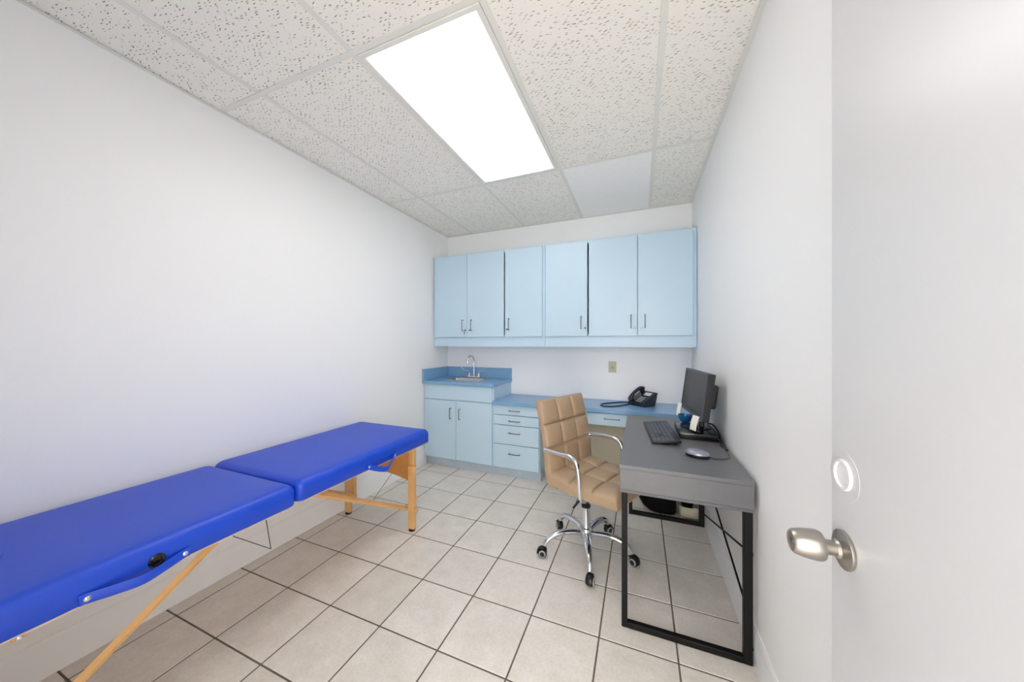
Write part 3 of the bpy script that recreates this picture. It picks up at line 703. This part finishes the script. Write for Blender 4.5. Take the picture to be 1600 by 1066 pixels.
bm = bmesh.new(); tilt = math.atan2(0.018, KW)
def key(x0, x1, r):
    y0 = -KW/2 + 0.008 + r*0.0208; y1 = y0 + 0.0182
    z0, z1 = kz(y0)-0.001, kz(y1)-0.001; g = 0.0014; hgt = 0.0045
    b = [bm.verts.new((x0, y0, z0)), bm.verts.new((x1, y0, z0)), bm.verts.new((x1, y1, z1)), bm.verts.new((x0, y1, z1))]
    t = [bm.verts.new((x0+g, y0+g, z0+hgt)), bm.verts.new((x1-g, y0+g, z0+hgt)), bm.verts.new((x1-g, y1-g, z1+hgt)), bm.verts.new((x0+g, y1-g, z1+hgt))]
    bm.faces.new(t)
    for i in range(4): bm.faces.new((b[i], b[(i+1)%4], t[(i+1)%4], t[i]))
ux = 0.0197; xL = -KL/2 + 0.009
lay = [[1.3,1.2,1.2,6.2,1.2,1.2,1.2,1.5], [2.2]+[1]*10+[2.8], [1.7]+[1]*11+[2.3], [1.5]+[1]*12+[1.5], [1]*13+[2], [1]*15]
for r, row in enumerate(lay):
    x = xL
    for wdt in row: key(x, x+wdt*ux-0.001, r); x += wdt*ux
    for k in range(3):
        if r in (0, 3, 4) or (r == 1 and k == 1): key(xL+15.2*ux+k*ux, xL+15.2*ux+(k+1)*ux-0.001, r)
    if r < 5:
        for k in range(4): key(xL+18.4*ux+k*ux, xL+18.4*ux+(k+1)*ux-0.001, r)
ko = from_bm('keys', bm, M_KEY, kb, smooth=False); ko['kind'] = 'stuff'

# mouse
ms = thing('computer_mouse', 'silver computer mouse with black base beside the keyboard', 'mouse', (0.252, 1.722, DZ), math.radians(-12))
def mouse_shell(z_lo, grow, prof):
    bm = bmesh.new(); rings = []
    for (h_, sx, sy) in prof:
        rings.append([bm.verts.new((0.050*sx*grow*math.copysign(abs(math.cos(t))**0.85, math.cos(t)) - 0.004*h_, 0.029*sy*grow*math.copysign(abs(math.sin(t))**0.85, math.sin(t))*(1-0.10*math.cos(2*t)), z_lo + h_)) for t in [2*math.pi*k/28 for k in range(28)]])
    for A, B in zip(rings, rings[1:]):
        for k in range(28): bm.faces.new((A[k], A[(k+1)%28], B[(k+1)%28], B[k]))
    bm.faces.new(rings[0][::-1]); bm.faces.new(rings[-1]); return bm
from_bm('base', mouse_shell(0.0, 1.0, [(0.0, 0.94, 0.92), (0.004, 1.0, 1.0), (0.014, 0.99, 0.98)]), M_BLACK, ms, angle=50)
from_bm('shell', mouse_shell(0.0142, 1.0, [(0, 1.0, 0.98), (0.006, 0.97, 0.95), (0.012, 0.88, 0.86), (0.017, 0.72, 0.68), (0.020, 0.48, 0.44), (0.0212, 0.2, 0.2)]), M_MOUSE, ms, angle=60)
lathe('scroll_wheel', [(0, -0.003), (0.007, -0.003), (0.008, 0), (0.007, 0.003), (0, 0.003)], (0.028, 0, 0.0265), (0, 1, 0), M_BLACK, ms, 16, W=False)
tube('cord', [(0.046, 0, 0.008), (0.07, 0.004, 0.003), (0.105, 0.022, 0.003), (0.125, 0.060, 0.003), (0.120, 0.12, 0.003), (0.105, 0.19, 0.004), (0.085, 0.245, 0.004)], 0.0016, M_BLACK, ms, 8, W=False, smoothpts=6)
# bundle of cables behind the monitor
def cable(pts, r, label):
    o = tube('computer_cable', pts, r, M_BLACK, None, 8, smoothpts=8); tag(o, label, 'cable', 'cables behind the monitor'); return o
cable([(0.372, 2.17, 0.785), (0.385, 2.11, 0.792), (0.398, 2.05, 0.770), (0.402, 1.99, 0.735), (0.404, 1.93, 0.7265), (0.400, 1.86, 0.7265)], 0.0042, 'thick black cable looping from the monitor down to the desk edge')
cable([(0.365, 2.15, 0.778), (0.378, 2.08, 0.776), (0.390, 2.02, 0.752), (0.395, 1.97, 0.727), (0.392, 1.92, 0.7255)], 0.0032, 'thinner black cable beside the thick one at the wall')

# ------------------------------------------------------------------ telephone on the low counter
ph = thing('desk_phone', 'dark corded desk phone on the blue counter', 'phone', (0.022, 3.035, 0.7127), math.atan2(-0.70, 0.71))
# local x along the front edge, local y towards the back
PW, PD = 0.185, 0.16
wedge = [(-PD/2, 0.0), (PD/2-0.03, 0.0), (PD/2-0.015, 0.06), (PD/2, 0.108), (PD/2-0.006, 0.116), (-PD/2, 0.026)]
bm = bmesh.new(); A = [bm.verts.new((-PW/2, y, z)) for y, z in wedge]; B = [bm.verts.new((PW/2, y, z)) for y, z in wedge]
bm.faces.new(A[::-1]); bm.faces.new(B)
for k in range(6): bm.faces.new((A[k], A[(k+1)%6], B[(k+1)%6], B[k]))
bmesh.ops.bevel(bm, geom=bm.edges[:], offset=0.004, segments=2, profile=0.5, affect='EDGES')
from_bm('base', bm, M_NAVY, ph)
sl = math.atan2(0.116-0.026, PD-0.006)
pm = Matrix.Translation((0, -PD/2, 0.026)) @ Matrix.Rotation(sl, 4, 'X')
def pbox(name, x0, x1, y0, y1, z0, z1, m, bev=0.001):
    bm = bmesh.new(); add_box(bm, x0, x1, y0, y1, z0, z1, bev, 1); bmesh.ops.transform(bm, matrix=pm, verts=bm.verts[:]); return from_bm(name, bm, m, ph)
SL = math.hypot(0.09, PD-0.006)
pbox('display', -0.010, 0.060, SL-0.062, SL-0.022, 0.0, 0.0025, M_LCD)
for r in range(4):
    for c in range(3): pbox('button', -0.014+c*0.021, 0.002+c*0.021, 0.020+r*0.019, 0.033+r*0.019, 0.0, 0.0035, M_GREYR)
for r in range(4): pbox('button', 0.058, 0.078, 0.020+r*0.019, 0.031+r*0.019, 0.0, 0.0030, M_KEY)
hp = [pm @ Vector(p) for p in ((-0.060, 0.002, 0.016), (-0.060, 0.020, 0.026), (-0.060, 0.060, 0.042), (-0.060, 0.115, 0.046), (-0.060, 0.160, 0.036), (-0.060, 0.184, 0.022))]
hs = tube('handset', hp, [0.022, 0.024, 0.018, 0.018, 0.024, 0.022], M_NAVY, ph, 14, W=False, smoothpts=5, flat=(0.7, 1.05), up=(0, 0, 1))
for yy in (0.020, 0.166):
    lathe('earpiece', [(0.0, 0), (0.021, 0), (0.022, 0.012), (0.018, 0.024), (0, 0.024)], pm @ Vector((-0.060, yy, 0.001)), (pm.to_3x3() @ Vector((0, 0, 1))), M_NAVY, hs, 18, W=False)
iv = Matrix.Translation(Vector((0.022, 3.035, 0.7127))) @ Matrix.Rotation(math.atan2(-0.70, 0.71), 4, 'Z'); iv = iv.inverted()
cp = [(-0.090, 3.075, 0.722), (-0.150, 3.085, 0.7185), (-0.215, 3.030, 0.7185), (-0.285, 2.965, 0.7185), (-0.318, 2.900, 0.7185), (-0.296, 2.835, 0.7185), (-0.235, 2.832, 0.7185), (-0.170, 2.885, 0.7185), (-0.115, 2.965, 0.7185), (-0.070, 3.025, 0.720)]
tube('coil_cord', [iv @ Vector(p) for p in cp], 0.0055, M_NAVY, ph, 8, W=False, smoothpts=8)

# ------------------------------------------------------------------ things on the floor under the desk
def blob(name, prof, cx, cy, m, parent, sq=2.6, n=36, wob=0.0, seed=1):
    """lofted soft body: prof = (z, half_x, half_y, dx)"""
    rnd = random.Random(seed); bm = bmesh.new(); rings = []
    ph_ = [rnd.uniform(0, 6.28) for _ in range(4)]
    for z, a, b, dx in prof:
        R_ = []
        for k in range(n):
            t = 2*math.pi*k/n; c, s = math.cos(t), math.sin(t)
            w = 1 + wob*(math.sin(5*t+ph_[0]+z*20)+0.7*math.sin(9*t+ph_[1]-z*31)+0.5*math.sin(14*t+ph_[2]+z*45))
            R_.append(bm.verts.new((cx+dx+a*w*math.copysign(abs(c)**(2/sq), c), cy+b*w*math.copysign(abs(s)**(2/sq), s), z)))
        rings.append(R_)
    for A, B in zip(rings, rings[1:]):
        for k in range(n): bm.faces.new((A[k], A[(k+1)%n], B[(k+1)%n], B[k]))
    bm.faces.new(rings[0][::-1]); bm.faces.new(rings[-1])
    dd = ORG[root_of(parent).name]
    bmesh.ops.translate(bm, vec=-dd, verts=bm.verts[:])
    return from_bm(name, bm, m, parent, angle=70)
bb = thing('black_bag', 'soft black bag on the floor behind the desk frame', 'bag', (0.14, 2.69, 0))
blob('bag_body', [(0.0, 0.080, 0.085, 0.035), (0.010, 0.098, 0.10, 0.030), (0.04, 0.118, 0.112, 0.012), (0.09, 0.132, 0.118, -0.002), (0.18, 0.134, 0.118, -0.003), (0.28, 0.11, 0.10, 0.0), (0.32, 0.06, 0.06, 0.0)], 0.122, 2.690, M_CLOTHB, bb, 3.4, wob=0.006)
tube('carry_handle', [(0.057, 2.69, 0.305), (0.077, 2.69, 0.36), (0.122, 2.69, 0.38), (0.167, 2.69, 0.36), (0.187, 2.69, 0.305)], 0.009, M_CLOTHB, bb, 8, smoothpts=5, flat=(0.4, 1.2))
lb = thing('wastebasket', 'small wastebasket with a crumpled beige liner under the desk', 'bin', (0.332, 2.665, 0))
blob('bin', [(0.0, 0.060, 0.070, 0), (0.004, 0.062, 0.072, 0), (0.078, 0.066, 0.076, 0), (0.080, 0.066, 0.076, 0), (0.078, 0.062, 0.072, 0), (0.02, 0.056, 0.066, 0)], 0.332, 2.665, M_BEIGE, lb, 5.0)
ln = blob('liner', [(0.010, 0.0655, 0.0755, 0), (0.04, 0.0675, 0.078, 0), (0.070, 0.069, 0.080, 0), (0.092, 0.068, 0.079, 0), (0.090, 0.061, 0.071, 0), (0.05, 0.052, 0.062, 0)], 0.332, 2.665, M_BAG, lb, 4.0, wob=0.012, seed=5)
for v_ in ln.data.vertices:                                # the rim of the liner sags on the open side
    if v_.co.z > 0.06: v_.co.z -= 0.030*math.exp(-((v_.co.x+0.02)/0.030)**2)*(1 if v_.co.y < 0 else 0.2) - 0.008*math.sin(v_.co.x*120)
blob('refuse', [(0.052, 0.030, 0.040, -0.01), (0.085, 0.040, 0.050, -0.012), (0.13, 0.036, 0.045, -0.015), (0.15, 0.015, 0.02, -0.015)], 0.332, 2.665, M_CLOTHB, lb, 2.2, wob=0.03, seed=9)
gc = tube('power_cord', [(0.405, 2.580, 0.59), (0.408, 2.578, 0.40), (0.404, 2.582, 0.22), (0.403, 2.58, 0.10), (0.403, 2.583, 0.02), (0.400, 2.595, 0.005), (0.398, 2.60, 0.005)], 0.004, M_GREYR, None, 8, smoothpts=6)
tag(gc, 'grey power cord hanging down the wall behind the desk', 'cord')
